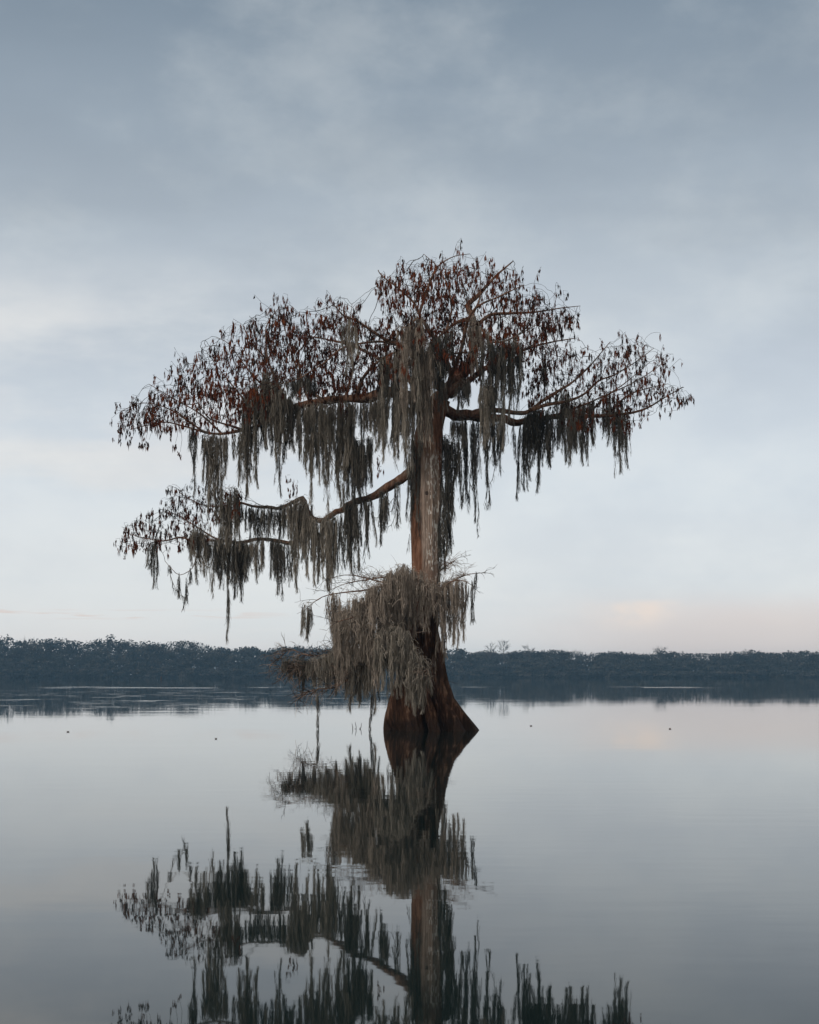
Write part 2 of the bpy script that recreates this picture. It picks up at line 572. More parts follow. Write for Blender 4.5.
for i in range(n_seed, len(nodes)):
    p = parent[i]
    ra = .0031 * tips[i] ** .46
    rp = ra if p < n_seed else .0031 * tips[p] ** .46
    rp = min(rp, ra * 1.6)
    twig[owner[i]].tube([nodes[p], nodes[i]], [rp, ra], 4, tint=R.random() * .6, cap=False)


def tassel(mb, p, k=None, sc=1.0):
    base = R.random()
    # rust where the stand still holds fresh needles, dark where they have withered
    patch = noise.noise(Vector((p.x * .75, p.y * .6, p.z * 1.0)) + Vector((3.1, 0, 0)))
    base = max(0, min(1, .48 + patch * .6 + (base - .5) * .75))
    L = R.uniform(.13, .30) * sc
    lean = Vector((R.gauss(0, .07), R.gauss(0, .07), -1)).normalized()
    for _ in range(k or R.randint(6, 10)):
        o = p + Vector((R.gauss(0, .014), R.gauss(0, .014), -R.uniform(0, .5) * L))
        d = (lean + Vector((R.gauss(0, .055), R.gauss(0, .055), 0))).normalized()
        l = L * R.uniform(.3, .6)
        w = R.uniform(.007, .0145) * sc
        a = R.uniform(0, math.pi)
        s = Vector((math.cos(a), math.sin(a), R.gauss(0, .3))) * w
        m = o + d * l * R.uniform(.35, .6)
        mb.quad(o, m - s, o + d * l, m + s, max(0, min(1, base + R.gauss(0, .10))))


for i in range(n_seed, len(nodes)):
    if far[i] <= 4:
        f = far[i]
        chance = (1, .9, .68, .5, .4)[f]
        x_px = CX + nodes[i].x / nodes[i].y * F
        if x_px > 560:
            chance *= .85
        if R.random() < chance:
            p = nodes[i] + Vector((R.gauss(0, .03), R.gauss(0, .03), R.gauss(0, .02)))
            # a short stalk, then the drooping spray
            q = p + Vector((R.gauss(0, .04), R.gauss(0, .04), R.uniform(-.05, .02)))
            twig[owner[i]].tube([nodes[i], q], [.003, .0025], 3, tint=.2, cap=False)
            tassel(leaf[owner[i]], q)
# a few sprays hanging on fine stalks under the tips of the crown
for (x, y, yb, nm, dy) in ((128, 429, 440, 'mid_left_low', 2.2), (139, 428, 446, 'mid_left_low', 2.1), (147, 425, 445, 'mid_left_low', 2.1), (121, 430, 441, 'mid_left_low', 2.2), (151, 425, 443, 'mid_left_low', 2.),
                           (177, 428, 446, 'mid_left_low', 1.9), (181, 428, 455, 'mid_left_low', 1.9), (240, 487, 495, 'low_left', 2.5), (290, 475, 478, 'mid_left', .8), (297, 480, 487, 'mid_left', .8),
                           (291, 480, 490, 'mid_left', .8), (378, 455, 460, 'mid_left', 0), (379, 466, 470, 'mid_left', 0)):
    a, b = W(x, y, dy), W(x + R.uniform(-3, 3), yb - 3, dy)
    twig[nm].tube([a, (a + b) / 2 + Vector((.03, 0, 0)), b], [.004, .004, .003], 3, tint=.2, cap=False)
    for _ in range(3):
        tassel(leaf[nm], b + Vector((R.gauss(0, .05), R.gauss(0, .05), R.gauss(0, .03))))
for nm in LIMBS:
    if twig[nm].f:
        twig[nm].build('twig_sprays', M_TWIG, limb_obj[nm])
    if leaf[nm].f:
        leaf[nm].build('foliage', M_LEAF, limb_obj[nm])


# bare fine twigs of the bush round the lower trunk
def bare_twig(mb, p, d, L, r, depth, droop=-.05):
    pts = [p]
    n = max(3, int(L / .06))
    cur = p.copy()
    d = d.normalized()
    for _ in range(n):
        d = (d + Vector((R.gauss(0, .2), R.gauss(0, .2), R.gauss(0, .2) + droop))).normalized()
        cur = cur + d * (L / n)
        pts.append(cur.copy())
        if depth and R.random() < .5:
            bare_twig(mb, cur, d + Vector((R.gauss(0, .7), R.gauss(0, .7), R.gauss(.1, .6))), L * R.uniform(.35, .65), r * .7, depth - 1, droop)
    mb.tube(pts, [r * (1 - .6 * i / n) for i in range(n + 1)], 4, tint=R.random(), cap=False)


low_tw = {}
for nm in BUSH:
    P, Q = LIMB_PATH[nm]
    mb = MB()
    for i in range(3, len(P)):
        if R.random() < (.75 if nm.startswith('low') else .55):
            t = (P[i] - P[i - 1]).normalized()
            d = t * .7 + Vector((R.gauss(0, .5), R.gauss(0, .5), R.gauss(.22, .45)))
            bare_twig(mb, P[i], d, R.uniform(.15, .5), .0055, 1, -.06 if nm.startswith('low') else -.02)
    bare_twig(mb, P[-1], P[-1] - P[-2], .3, .006, 2)
    mb.build('twig_sprays', M_TWIG, limb_obj[nm])
    if not nm.startswith('low') and nm != 'sheet_bough':
        dry = MB()
        for _ in range(46):
            i = R.randrange(1, max(2, int(len(P) * .75)))
            d = Vector((R.gauss(-.35 if 'right' not in nm else .3, .7), R.gauss(-.5, .6), R.gauss(.35, .5)))
            bare_twig(dry, P[i], d, R.uniform(.15, .42), .0045, 1, -.10)
        dry.build('dry_sprays', M_DRY, limb_obj[nm])
    else:
        for _ in range(44):
            i = R.randrange(2, len(P))
            d = Vector((R.gauss(-.6, .5), R.gauss(0, .6), R.gauss(.2, .5)))
            bare_twig(twg := MB(), P[i], d, R.uniform(.2, .55), .0075, 1, -.10)
            low_tw.setdefault(nm, []).append(twg)
for nm, lst in low_tw.items():
    mb = MB()
    for q in lst:
        b0 = len(mb.v)
        mb.v += q.v
        mb.f += [tuple(b0 + k for k in f) for f in q.f]
        mb.t += q.t
    mb.build('twig_sprays', M_TWIG, limb_obj[nm])
    P, Q = LIMB_PATH[nm]
    dry = MB()
    for _ in range(40):
        i = R.randrange(len(P) // 4, len(P))
        d = Vector((R.gauss(-.8, .35), R.gauss(-.2, .5), R.gauss(.25, .4)))
        bare_twig(dry, P[i], d, R.uniform(.2, .5), .0065, 1, -.16)
    dry.build('dry_sprays', M_DRY, limb_obj[nm])


# ------------------------------------------------------------------ Spanish moss
def strand(mb, p, L, wid, amp, tint, spread=Vector((0, 0, 0)), seg=6):
    ph = R.uniform(0, 6.28)
    fq = R.uniform(3.5, 9)
    a = R.uniform(0, math.pi)
    side = Vector((math.cos(a), math.sin(a), 0))
    prev = None
    for i in range(seg + 1):
        t = i / seg
        z = L * t
        off = Vector((math.sin(ph + z * fq) + .5 * math.sin(ph * 3 + z * fq * 2.3), math.cos(ph * 1.7 + z * fq * .9), 0)) * (amp * (.35 + t))
        c = p + Vector((0, 0, -z)) + off + spread * t
        w = wid * (1 - .65 * t) * R.uniform(.7, 1.25)
        cur = (c - side * w, c + side * w)
        if prev:
            mb.quad(prev[0], prev[1], cur[1], cur[0], tint)
        prev = cur


def brush(mb, top, ax, ay, L, r0, dens):
    """one tapering festoon: short curled strands crowded along a hanging axis"""
    ph, q = R.uniform(0, 50), R.uniform(2, 5)
    lt = R.uniform(.15, .85)
    lean_x, lean_y = R.gauss(0, .035), R.gauss(0, .035)
    n = max(14, int(L * (r0 / PX) * 52 * dens + L * 26))
    for _ in range(n):
        t = R.random() ** 1.15
        z = L * t
        prof = (1 - t) ** 1.05 * min(1, .55 + t * 3) * (.72 + .75 * noise.noise(Vector((z * q, ph, 0)))) + .05
        rr = 1.12 * r0 * max(.03, prof)
        sway = Vector((noise.noise(Vector((z * 1.3, ph, 5))), noise.noise(Vector((z * 1.3, ph, 9))), 0)) * (.10 * t) + Vector((lean_x, lean_y, 0)) * z
        a = R.uniform(0, 6.283)
        q_ = math.sqrt(R.random()) * rr
        c = top + sway + Vector((ax + math.cos(a) * q_, ay + math.sin(a) * q_, -z))
        l = min(R.uniform(.09, .36), max(.06, (L * (1 - t) + R.uniform(0, .08)) * R.uniform(.6, 1)))
        out = Vector((math.cos(a), math.sin(a), 0)) * R.gauss(.012, .022)
        tint = max(0, min(1, lt * .55 + R.random() * .5 + R.gauss(0, .06)))
        strand(mb, c, l, R.uniform(.0026, .0066), R.uniform(.006, .019), tint, out, 4)


def moss_tassel(mb, x, y0, y1, w, dy, dens=1.0):
    top, bot = W(x, y0, dy), W(x, y1, dy)
    L = top.z - bot.z
    rw = w * PX * .5
    k = max(1, int(round(w / 3.4)))
    brush(mb, top, 0, 0, L, rw * (.55 if k > 1 else .8), dens)
    for _ in range(k - 1):
        ax = R.uniform(-.85, .85) * rw
        l = L * R.uniform(.38, .88) * (1 - .25 * abs(ax) / max(rw, 1e-4))
        s0 = R.choice((0, 0, 0, R.uniform(.05, .3)))
        brush(mb, top + Vector((0, 0, -L * s0 * .5 + R.gauss(0, .02))), ax, R.uniform(-.8, .8) * rw, l, rw * R.uniform(.18, .52), dens)
    for _ in range(2):
        brush(mb, top + Vector((0, 0, -R.uniform(0, .3) * L)), R.uniform(-.9, .9) * rw, R.uniform(-.8, .8) * rw, L * R.uniform(.5, .95), .012, .5)


def cap_fuzz(mb, x, y, w, dy, n, up=.05):
    """curls lying over the bough that the moss hangs from"""
    for _ in range(n):
        p = W(x + R.uniform(-w / 2, w / 2), y + R.gauss(0, 1.2), dy + R.gauss(0, .05))
        d = Vector((R.gauss(0, 1), R.gauss(0, 1), R.gauss(.3, .6))).normalized()
        a = R.uniform(0, 6.28)
        pts = []
        l = R.uniform(.06, .16)
        for i in range(5):
            t = i / 4
            pts.append(p + d * l * t + Vector((math.sin(a + t * 4), math.cos(a + t * 4), 0)) * .015 + Vector((0, 0, -.14 * t * t + up * t)))
        mb.tube(pts, [.0035] * 5, 3, tint=R.uniform(.4, 1), cap=False)


dLL = lambda x: 0 + (416 - x) / 298 * 4.3
dL1 = lambda x: -.1 + (432 - x) / 256 * 1.8
dR = lambda x: (x - 440) / 243 * 4.0
dR2 = lambda x: (x - 440) / 170 * 2.2
k_ = lambda v: (lambda x: v)
MOSS = [
    # --- far left of the middle limb
    ('thin single moss strand hanging left of the tapered clump at the left limb tip', 'dark', dL1, [(196, 432, 497, 4), (190, 428, 450, 8)]),
    ('tapered brown moss clump hanging far left, reaching down to the lower limb', 'grey', dL1, [(213, 435, 524, 15), (205, 434, 458, 8), (221, 434, 462, 8)]),
    ('short pointed moss tassel right of the far left tapered clump', 'grey', dL1, [(239, 431, 486, 9), (233, 432, 458, 6)]),
    ('longest pale moss tassel left of the middle limb, ending in a sharp point', 'grey', dL1, [(250, 392, 500, 13), (256, 415, 488, 6), (246, 410, 470, 8)]),
    ('dark moss tuft tucked under the foliage behind the longest pale tassel', 'dark', lambda x: dL1(x) + .35, [(258, 390, 430, 10), (264, 395, 452, 10), (270, 400, 456, 8)]),
    ('broad pale moss curtain below the left foliage with a ragged lower edge', 'grey', lambda x: dL1(x) - .35, [(266, 372, 448, 14), (275, 388, 458, 13), (271, 376, 430, 9), (284, 392, 442, 11)]),
    ('thin stringy moss strand with a dark knot below the left pale curtain', 'dark', dL1, [(278, 420, 496, 5), (285, 430, 462, 6)]),
    ('moss curtain hanging from the lit left end of the middle limb', 'grey', dL1, [(291, 404, 452, 14), (299, 404, 440, 10), (288, 400, 448, 10), (306, 404, 445, 9)]),
    ('pair of dark moss tufts above the lit left end of the middle limb', 'dark', k_(-.6), [(300, 378, 400, 11), (309, 376, 399, 10), (294, 380, 396, 8)]),
    ('narrow pointed moss tassel between the left curtain and the limb centre', 'grey', dL1, [(304, 432, 468, 9), (311, 430, 499, 8), (306, 425, 450, 6)]),
    ('wide brown moss curtain under the centre of the middle limb', 'grey', dL1, [(321, 404, 486, 15), (331, 403, 478, 13), (339, 402, 505, 14), (347, 402, 496, 12), (316, 405, 455, 9), (326, 445, 516, 4), (345, 460, 512, 5)]),
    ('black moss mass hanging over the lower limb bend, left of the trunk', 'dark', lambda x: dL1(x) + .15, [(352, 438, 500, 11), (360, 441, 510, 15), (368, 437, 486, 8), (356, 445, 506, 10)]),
    ('thin moss veil under the lit bend of the middle limb near the trunk', 'grey', dL1, [(362, 400, 440, 10), (373, 400, 437, 10), (381, 398, 452, 11), (366, 400, 430, 5)]),
    # --- upper crown
    ('single brown moss tassel among the upper left rust foliage', 'grey', k_(-1.3), [(349, 321, 373, 8)]),
    ('long moss curtain left of the trunk top, forming the left edge of the front drape', 'grey', k_(-1.0), [(386, 356, 452, 9), (392, 354, 462, 10), (398, 352, 448, 9)]),
    ('pale wedge of moss at the very top of the front drape', 'tan', k_(-1.3), [(403, 328, 412, 10), (410, 322, 400, 10), (417, 316, 380, 8)]),
    ('broad grey moss drape hanging in front of the trunk top', 'grey', k_(-1.15), [(405, 390, 472, 10), (412, 352, 468, 12), (420, 350, 455, 11), (400, 400, 458, 8)]),
    ('palest moss tongue lying against the trunk top, ending in a thin tip', 'tan', k_(-1.25), [(428, 352, 436, 11), (429, 410, 446, 5), (424, 340, 410, 8)]),
    ('dark moss column under the bent-over bough above the trunk', 'dark', k_(-1.0), [(441, 338, 402, 11), (447, 334, 396, 9), (437, 342, 412, 8), (452, 328, 366, 6)]),
    ('pale moss tassel beside the thick dark leader bough', 'tan', k_(-.8), [(474, 316, 374, 10), (480, 328, 368, 8)]),
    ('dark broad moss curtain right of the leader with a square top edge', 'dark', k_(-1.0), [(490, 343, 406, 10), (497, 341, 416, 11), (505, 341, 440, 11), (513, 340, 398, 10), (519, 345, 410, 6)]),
    ('pale moss tassel crossing in front of the right limb below the dark curtain', 'grey', k_(-.9), [(488, 378, 415, 9), (493, 385, 425, 8), (484, 386, 445, 7), (504, 400, 452, 4)]),
    ('small moss tuft below the thick leader bough', 'grey', k_(-.1), [(460, 384, 412, 11), (466, 380, 405, 7)]),
    ('upright thin moss strand on a twig above the right limb fork', 'dark', k_(.9), [(544, 352, 398, 6)]),
    # --- trunk sides
    ('moss strip hugging the left edge of the bare upper trunk', 'dark', k_(-.12), [(412, 440, 540, 8), (409, 452, 520, 5)]),
    ('long heavy moss fall hugging the right edge of the trunk', 'dark', k_(-.12), [(445, 436, 530, 11), (451, 440, 520, 9), (446, 480, 572, 12), (441, 515, 590, 9), (454, 445, 490, 6)]),
    # --- right limb
    ('short moss tuft under the right limb closest to the trunk', 'grey', dR, [(458, 417, 456, 10), (463, 418, 448, 6)]),
    ('two long thin moss tassels under the right limb beside the trunk', 'dark', dR, [(466, 418, 500, 5), (471, 420, 522, 7), (478, 418, 482, 4)]),
    ('ragged moss bunch under the middle of the thick right limb', 'dark', dR, [(486, 416, 462, 10), (495, 418, 466, 10), (487, 440, 508, 4), (500, 420, 474, 5)]),
    ('straight narrow moss tassel alone under the right limb', 'dark', dR, [(520, 422, 500, 7)]),
    ('heavy black moss bunch on the right limb with five pointed tips', 'dark', dR2, [(530, 412, 480, 9), (536, 408, 466, 10), (541, 410, 492, 9), (547, 412, 468, 9), (552, 414, 466, 8), (525, 416, 450, 6)]),
    ('twisted moss tassel right of the heavy black bunch', 'grey', dR2, [(562, 386, 440, 7), (565, 400, 462, 9)]),
    ('square-ended brown moss clump under the right limb', 'grey', dR, [(573, 416, 464, 8), (579, 402, 464, 12), (584, 398, 452, 10), (587, 420, 460, 4)]),
    ('small moss tuft left of the outermost right tassel', 'grey', dR, [(610, 396, 446, 8), (603, 410, 432, 7)]),
    ('outermost right moss tassel with a forked thin tip', 'grey', dR, [(618, 408, 472, 9), (625, 410, 468, 7), (613, 410, 440, 6)]),
    # --- lower left limb
    ('short moss tassels under the straight part of the lower limb near the trunk', 'dark', dLL, [(371, 497, 546, 6), (381, 492, 544, 8), (387, 489, 530, 5), (397, 483, 528, 6), (366, 499, 522, 5)]),
    ('broad hanging moss sack on the lower limb, rounded at its lower end', 'dark', lambda x: dLL(x) - .2, [(349, 503, 574, 12), (356, 501, 572, 11), (341, 512, 568, 6), (366, 500, 558, 5)]),
    ('wide moss curtain in the dip of the lower limb', 'grey', lambda x: dLL(x) - .2, [(313, 518, 586, 12), (320, 520, 582, 12), (327, 518, 590, 11), (332, 513, 580, 8), (328, 560, 594, 3)]),
    ('moss hood draped over the hump of the lower limb', 'grey', lambda x: dLL(x) - .1, [(302, 498, 592, 12), (307, 504, 575, 9), (297, 499, 560, 10), (291, 502, 545, 8)]),
    ('moss tassels between the two forks of the lower limb', 'dark', dLL, [(281, 507, 540, 10), (286, 506, 538, 7), (268, 507, 540, 9), (258, 506, 544, 10), (262, 507, 536, 6), (246, 505, 532, 7)]),
    ('long pointed moss tassels under the lower fork of the lower limb', 'dark', dLL, [(272, 540, 578, 9), (277, 541, 594, 9), (281, 560, 600, 3), (288, 543, 580, 6), (294, 543, 574, 4)]),
    ('thin moss fringe along the lower fork, left of the long pointed tassels', 'grey', dLL, [(246, 541, 572, 8), (258, 540, 582, 7), (263, 540, 572, 5), (252, 541, 565, 6)]),
    ('cone-shaped moss cap standing up on the lower limb, left of the fork', 'grey', lambda x: dLL(x) - .15, [(231, 487, 545, 9), (228, 498, 552, 11), (236, 500, 550, 10), (223, 520, 556, 7)]),
    ('black spreading moss mass under the cone-shaped cap', 'dark', dLL, [(222, 540, 588, 10), (229, 540, 584, 11), (235, 541, 598, 11), (241, 542, 602, 8), (216, 541, 572, 8)]),
    ('longest thread of moss hanging lowest of all, down to the far treeline', 'dark', dLL, [(228, 580, 642, 4)]),
    ('moss clump at the outer end of the lower fork', 'grey', dLL, [(198, 527, 570, 12), (205, 534, 576, 8), (212, 538, 592, 6), (193, 535, 560, 8), (196, 556, 584, 4)]),
    ('lone straight moss tassel at the far left of the lower limb', 'dark', dLL, [(155, 541, 588, 7)]),
    ('small moss wisps on the curled twig below the lower limb', 'dark', dLL, [(179, 574, 598, 4), (186, 578, 610, 3), (169, 564, 574, 4), (190, 568, 584, 4)]),
    # --- bush round the lower trunk
    ('small separate moss tassel at the left tip of the trunk sprouts', 'grey', k_(-.8), [(308, 604, 640, 7), (304, 606, 628, 4)]),
    ('pale moss fringe at the left of the trunk sprouts with one long streamer', 'tan', k_(-.8), [(328, 597, 620, 4), (334, 596, 650, 7), (341, 604, 688, 7), (337, 610, 668, 6)]),
    ('fuzzy tan moss mantle over the left sprouts of the trunk', 'tan', k_(-1.2), [(346, 610, 650, 12), (354, 601, 648, 12), (362, 597, 646, 13), (371, 588, 645, 14), (380, 583, 650, 14), (356, 618, 664, 9), (389, 574, 640, 13), (396, 570, 646, 12), (368, 620, 668, 12), (380, 622, 668, 12), (390, 612, 660, 10), (341, 620, 655, 7)]),
    ('curly tan moss collar wrapped round the trunk above the sprouts', 'tan', k_(-.75), [(402, 566, 640, 13), (411, 569, 622, 12), (421, 575, 618, 10), (430, 581, 612, 9), (438, 586, 626, 6), (405, 590, 648, 10), (396, 600, 655, 9)]),
    ('short pale moss icicles over the dark hollow of the trunk', 'tan', k_(-.85), [(414, 598, 636, 6), (421, 597, 626, 5), (427, 596, 632, 5)]),
    ('large grey moss sheet draped diagonally across the trunk foot', 'grey', k_(-1.3), [(382, 632, 690, 11), (391, 628, 694, 12), (400, 630, 696, 12), (408, 642, 704, 10), (415, 650, 714, 9), (422, 658, 712, 8), (429, 664, 694, 6), (395, 625, 665, 8)]),
    ('pale moss streamer along the left edge of the large grey sheet', 'tan', k_(-1.35), [(377, 632, 690, 5), (374, 640, 680, 4)]),
    ('moss fringe of separate points at the right of the trunk sprouts', 'tan', k_(-.6), [(441, 585, 662, 8), (446, 583, 652, 8), (451, 580, 636, 7), (456, 579, 644, 7), (461, 581, 628, 6), (466, 581, 641, 6)]),
    ('tiny moss threads at the right tip of the trunk sprouts', 'dark', k_(-.2), [(476, 572, 588, 3), (472, 580, 622, 2)]),
    ('dense brown moss mass under the low left bough', 'grey', lambda x: (400 - x) / 120 * 1.6, [(335, 652, 694, 12), (345, 646, 698, 13), (355, 643, 694, 14), (365, 640, 700, 13), (373, 640, 714, 7), (350, 660, 712, 5), (340, 650, 678, 10), (325, 656, 690, 12), (316, 657, 686, 11), (360, 655, 706, 8), (370, 650, 690, 12)]),
    ('two dark fuzzy moss tufts at the left end of the low bough', 'dark', lambda x: (400 - x) / 120 * 1.9, [(291, 658, 679, 13), (304, 660, 692, 14), (298, 659, 680, 9), (331, 650, 682, 8), (284, 660, 672, 6)]),
    ('thin drooping strand reaching the water, below the left end of the low bough', 'dark', k_(.4), [(317, 688, 728, 2.2)]),
    ('thin drooping strand reaching the water beside the trunk foot', 'dark', k_(.4), [(372, 690, 728, 2.5)]),
]
for (lab, tone, dyf, ts) in MOSS:
    mb = MB()
    fuzz = MB()
    full = 'sheet' in lab or 'mantle' in lab or 'collar' in lab or 'mass under' in lab
    for (x, y0, y1, w) in ts:
        moss_tassel(mb, x, y0 + R.gauss(0, 1.2), y1, w * 1.12, dyf(x), 1.35 if full else 1.0)
        if w >= 7:
            for _ in range(4 if full else 3):
                sx = R.choice((-1, 1)) * R.uniform(.25, .95) * w
                moss_tassel(mb, x + sx, y0 + abs(R.gauss(0, 2)), y0 + (y1 - y0) * R.uniform(.45, .92), w * R.uniform(.4, .7), dyf(x) + R.gauss(0, .16), 1.0)
        if w > 5:
            cap_fuzz(mb, x, y0, w * 1.1, dyf(x), int(w * 1.6))
    if 'mantle' in lab or 'collar' in lab or 'sheet' in lab:
        for (x, y0, y1, w) in ts:
            for _ in range(int(w * 3)):
                t = R.random() ** 1.4
                y = y0 + (y1 - y0) * .6 * t + R.gauss(0, 2)
                cap_fuzz(mb, x + R.gauss(0, w * .4), y, 4, dyf(x) - .12 + R.gauss(0, .12), 1, 0.02)
    # loose swags looping from one festoon to the next
    for _ in range(len(ts) if len(ts) > 1 else 0):
        (xa, ya, yb, w), (xb, yc, yd, w2) = R.sample(ts, 2)
        if abs(xa - xb) > 30:
            continue
        ta, tb = R.uniform(.05, .7), R.uniform(.05, .7)
        a, b = W(xa, ya + (yb - ya) * ta, dyf(xa) - .05), W(xb, yc + (yd - yc) * tb, dyf(xb) - .05)
        sag = R.uniform(.08, .35)
        pts = [a.lerp(b, t / 8) + Vector((R.gauss(0, .012), R.gauss(0, .012), -sag * 4 * (t / 8) * (1 - t / 8))) for t in range(9)]
        mb.tube(pts, [.006] * 9, 3, tint=R.random(), cap=False)
        for p in pts[1:-1]:
            for _ in range(3):
                strand(mb, p, R.uniform(.05, .16), .004, .012, R.random(), Vector((R.gauss(0, .02), R.gauss(0, .02), 0)), 3)
    x, y0, _, _ = ts[0]
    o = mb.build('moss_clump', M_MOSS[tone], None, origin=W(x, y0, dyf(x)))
    tag(o, lab, 'moss', 'Spanish moss hanging on the cypress')

# ------------------------------------------------------------------ ground, water
def ground_mat():
    m, nt, out = new_mat('bank_soil')
    f = obj_noise(nt, (1, 1, 1), .15, 5)
    cr = ramp(nt, [(.3, (.03, .028, .022)), (.7, (.07, .062, .045))])
    nt.links.new(f, cr.inputs[0])
    d = nt.nodes.new('ShaderNodeBsdfDiffuse')
    nt.links.new(cr.outputs[0], d.inputs[0])
    nt.links.new(d.outputs[0], out.inputs[0])
    return m


g = MB()
nx = 60
ys = [-3000, -1000, 0, 200, 400, 540, 549, 552, 556, 565, 600, 700, 1000, 1800, 3000]
xs = [-3000 + 6000 * i / nx for i in range(nx + 1)]
for y in ys:
    for x in xs:
        e = 0
        if y < 545: z = -2.2
        else: z = min(.9, (y - 553.5) * .08) + .06 * noise.noise(Vector((x * .02, y * .05, 0)))
        g.v.append(Vector((x, y, z)))
for j in range(len(ys) - 1):
    for i in range(nx):
        a = j * (nx + 1) + i
        g.f.append((a, a + 1, a + nx + 2, a + nx + 1))
        g.t.append(.5)
tag(g.build('ground', ground_mat(), None, smooth=True), 'dark wooded ground of the far bank and the lake bed', 'ground', None, 'structure')


def water_mat():
    m, nt, out = new_mat('lake_water')
    geo = nt.nodes.new('ShaderNodeNewGeometry')
    sep = nt.nodes.new('ShaderNodeSeparateXYZ')
    nt.links.new(geo.outputs['Position'], sep.inputs[0])
    X, Y = sep.outputs[0], sep.outputs[1]
    small = obj_noise(nt, (1.0, 2.2, 1), 1.7, 2, .45)
    wide = obj_noise(nt, (.5, 1.0, 1), .55, 2, .5)
    swell = obj_noise(nt, (1, 1, 1), .10, 2, .5)
    # cat's paws: where a breath of wind roughens the far water
    patch = obj_noise(nt, (.30, .55, 1), 1.0, 2, .5)
    drift = obj_noise(nt, (.03, .03, 1), 1.0, 2, .5)
    far_zone = mth(nt, 'MULTIPLY', smooth_step(nt, Y, 42, 60), mth(nt, 'SUBTRACT', 1.0, smooth_step(nt, Y, 95, 118)))
    left_zone = mth(nt, 'SUBTRACT', 1.0, smooth_step(nt, X, -8, 6))
    paws = mth(nt, 'MULTIPLY', mth(nt, 'MULTIPLY', far_zone, left_zone), smooth_step(nt, patch, .62, .70))
    wobY = mth(nt, 'ADD', Y, mth(nt, 'MULTIPLY', mth(nt, 'SUBTRACT', drift, .5), 26))
    line = mth(nt, 'MULTIPLY', smooth_step(nt, wobY, 119, 124), mth(nt, 'SUBTRACT', 1.0, smooth_step(nt, wobY, 132, 138)))
    brk = obj_noise(nt, (.05, .02, 1), 1.0, 3, .7)
    line = mth(nt, 'MULTIPLY', line, smooth_step(nt, brk, .52, .60))
    line2 = mth(nt, 'MULTIPLY', smooth_step(nt, wobY, 95, 98), mth(nt, 'SUBTRACT', 1.0, smooth_step(nt, wobY, 99, 102)))
    line2 = mth(nt, 'MULTIPLY', line2, mth(nt, 'MULTIPLY', smooth_step(nt, brk, .54, .58), smooth_step(nt, X, 10, 20)))
    chop = obj_noise(nt, (1, 1.3, 1), .8, 2, .5)
    h = mth(nt, 'ADD', mth(nt, 'MULTIPLY', mth(nt, 'MULTIPLY', small, mth(nt, 'ADD', .45, smooth_step(nt, swell, .38, .62))), .00062), mth(nt, 'MULTIPLY', wide, .0016))
    h = mth(nt, 'ADD', h, mth(nt, 'MULTIPLY', swell, .003))
    m_ch = mth(nt, 'ADD', mth(nt, 'MULTIPLY', paws, .035), mth(nt, 'MULTIPLY', mth(nt, 'ADD', line, line2), .09))
    h = mth(nt, 'ADD', h, mth(nt, 'MULTIPLY', chop, m_ch))
    b = nt.nodes.new('ShaderNodeBump')
    b.inputs['Strength'].default_value = 1
    b.inputs['Distance'].default_value = 1
    nt.links.new(h, b.inputs['Height'])
    p = nt.nodes.new('ShaderNodeBsdfPrincipled')
    p.inputs['Base Color'].default_value = (.011, .0205, .0200, 1)
    p.inputs['Roughness'].default_value = .02
    p.inputs['IOR'].default_value = 1.333
    nt.links.new(b.outputs[0], p.inputs['Normal'])
    nt.links.new(p.outputs[0], out.inputs[0])
    return m


wm = MB()
wm.quad(Vector((-3000, -3000, 0)), Vector((3000, -3000, 0)), Vector((3000, 556, 0)), Vector((-3000, 556, 0)))
tag(wm.build('water', water_mat()), 'calm grey lake mirroring the cypress and the sky', 'lake', None, 'structure')

# ------------------------------------------------------------------ far bank
SKY = [(-400, 645), (0, 635), (10, 635), (22, 641), (45, 638), (60, 637), (76, 642), (90, 640), (105, 637), (112, 635), (125, 637), (140, 640), (165, 641), (185, 640), (200, 642), (215, 646), (226, 648),
       (240, 645), (262, 648), (276, 647), (292, 644), (310, 644), (360, 648), (420, 650), (450, 649), (460, 648), (475, 652), (490, 650), (520, 650), (535, 649), (555, 648), (576, 651), (592, 652),
       (612, 651), (630, 652), (645, 653), (660, 650), (690, 653), (720, 653), (740, 651), (760, 650), (780, 651), (805, 650), (825, 652), (1300, 648)]


def sky_y(px):
    for (a, ya), (b, yb) in zip(SKY, SKY[1:]):
        if a <= px <= b:
            return ya + (yb - ya) * (px - a) / (b - a)
    return 649


M_FAR = tint_mat('far_foliage', [(0, (.018, .020, .018)), (.5, (.040, .042, .037)), (1, (.085, .082, .070))])
M_FARW = tint_mat('far_wood', [(0, (.06, .055, .05)), (1, (.16, .15, .14))])


def clump_quads(mb, c, rx, ry, rz, n, s):
    tone = R.uniform(.05, .95)
    for _ in range(n):
        v = Vector((R.gauss(0, 1), R.gauss(0, 1), R.gauss(0, 1)))
        v.normalize()
        v *= R.random() ** .33
        p = c + Vector((v.x * rx, v.y * ry, v.z * rz))
        q = Vector((R.gauss(0, 1), R.gauss(0, 1), R.gauss(0, 1))).normalized()
        u = q.orthogonal().normalized() * s * R.uniform(.5, 1.3)
        w = q.cross(u).normalized() * s * R.uniform(.4, 1.0)
        mb.quad(p - u, p - w * .8, p + u, p + w, max(0, min(1, R.gauss(tone, .07))))


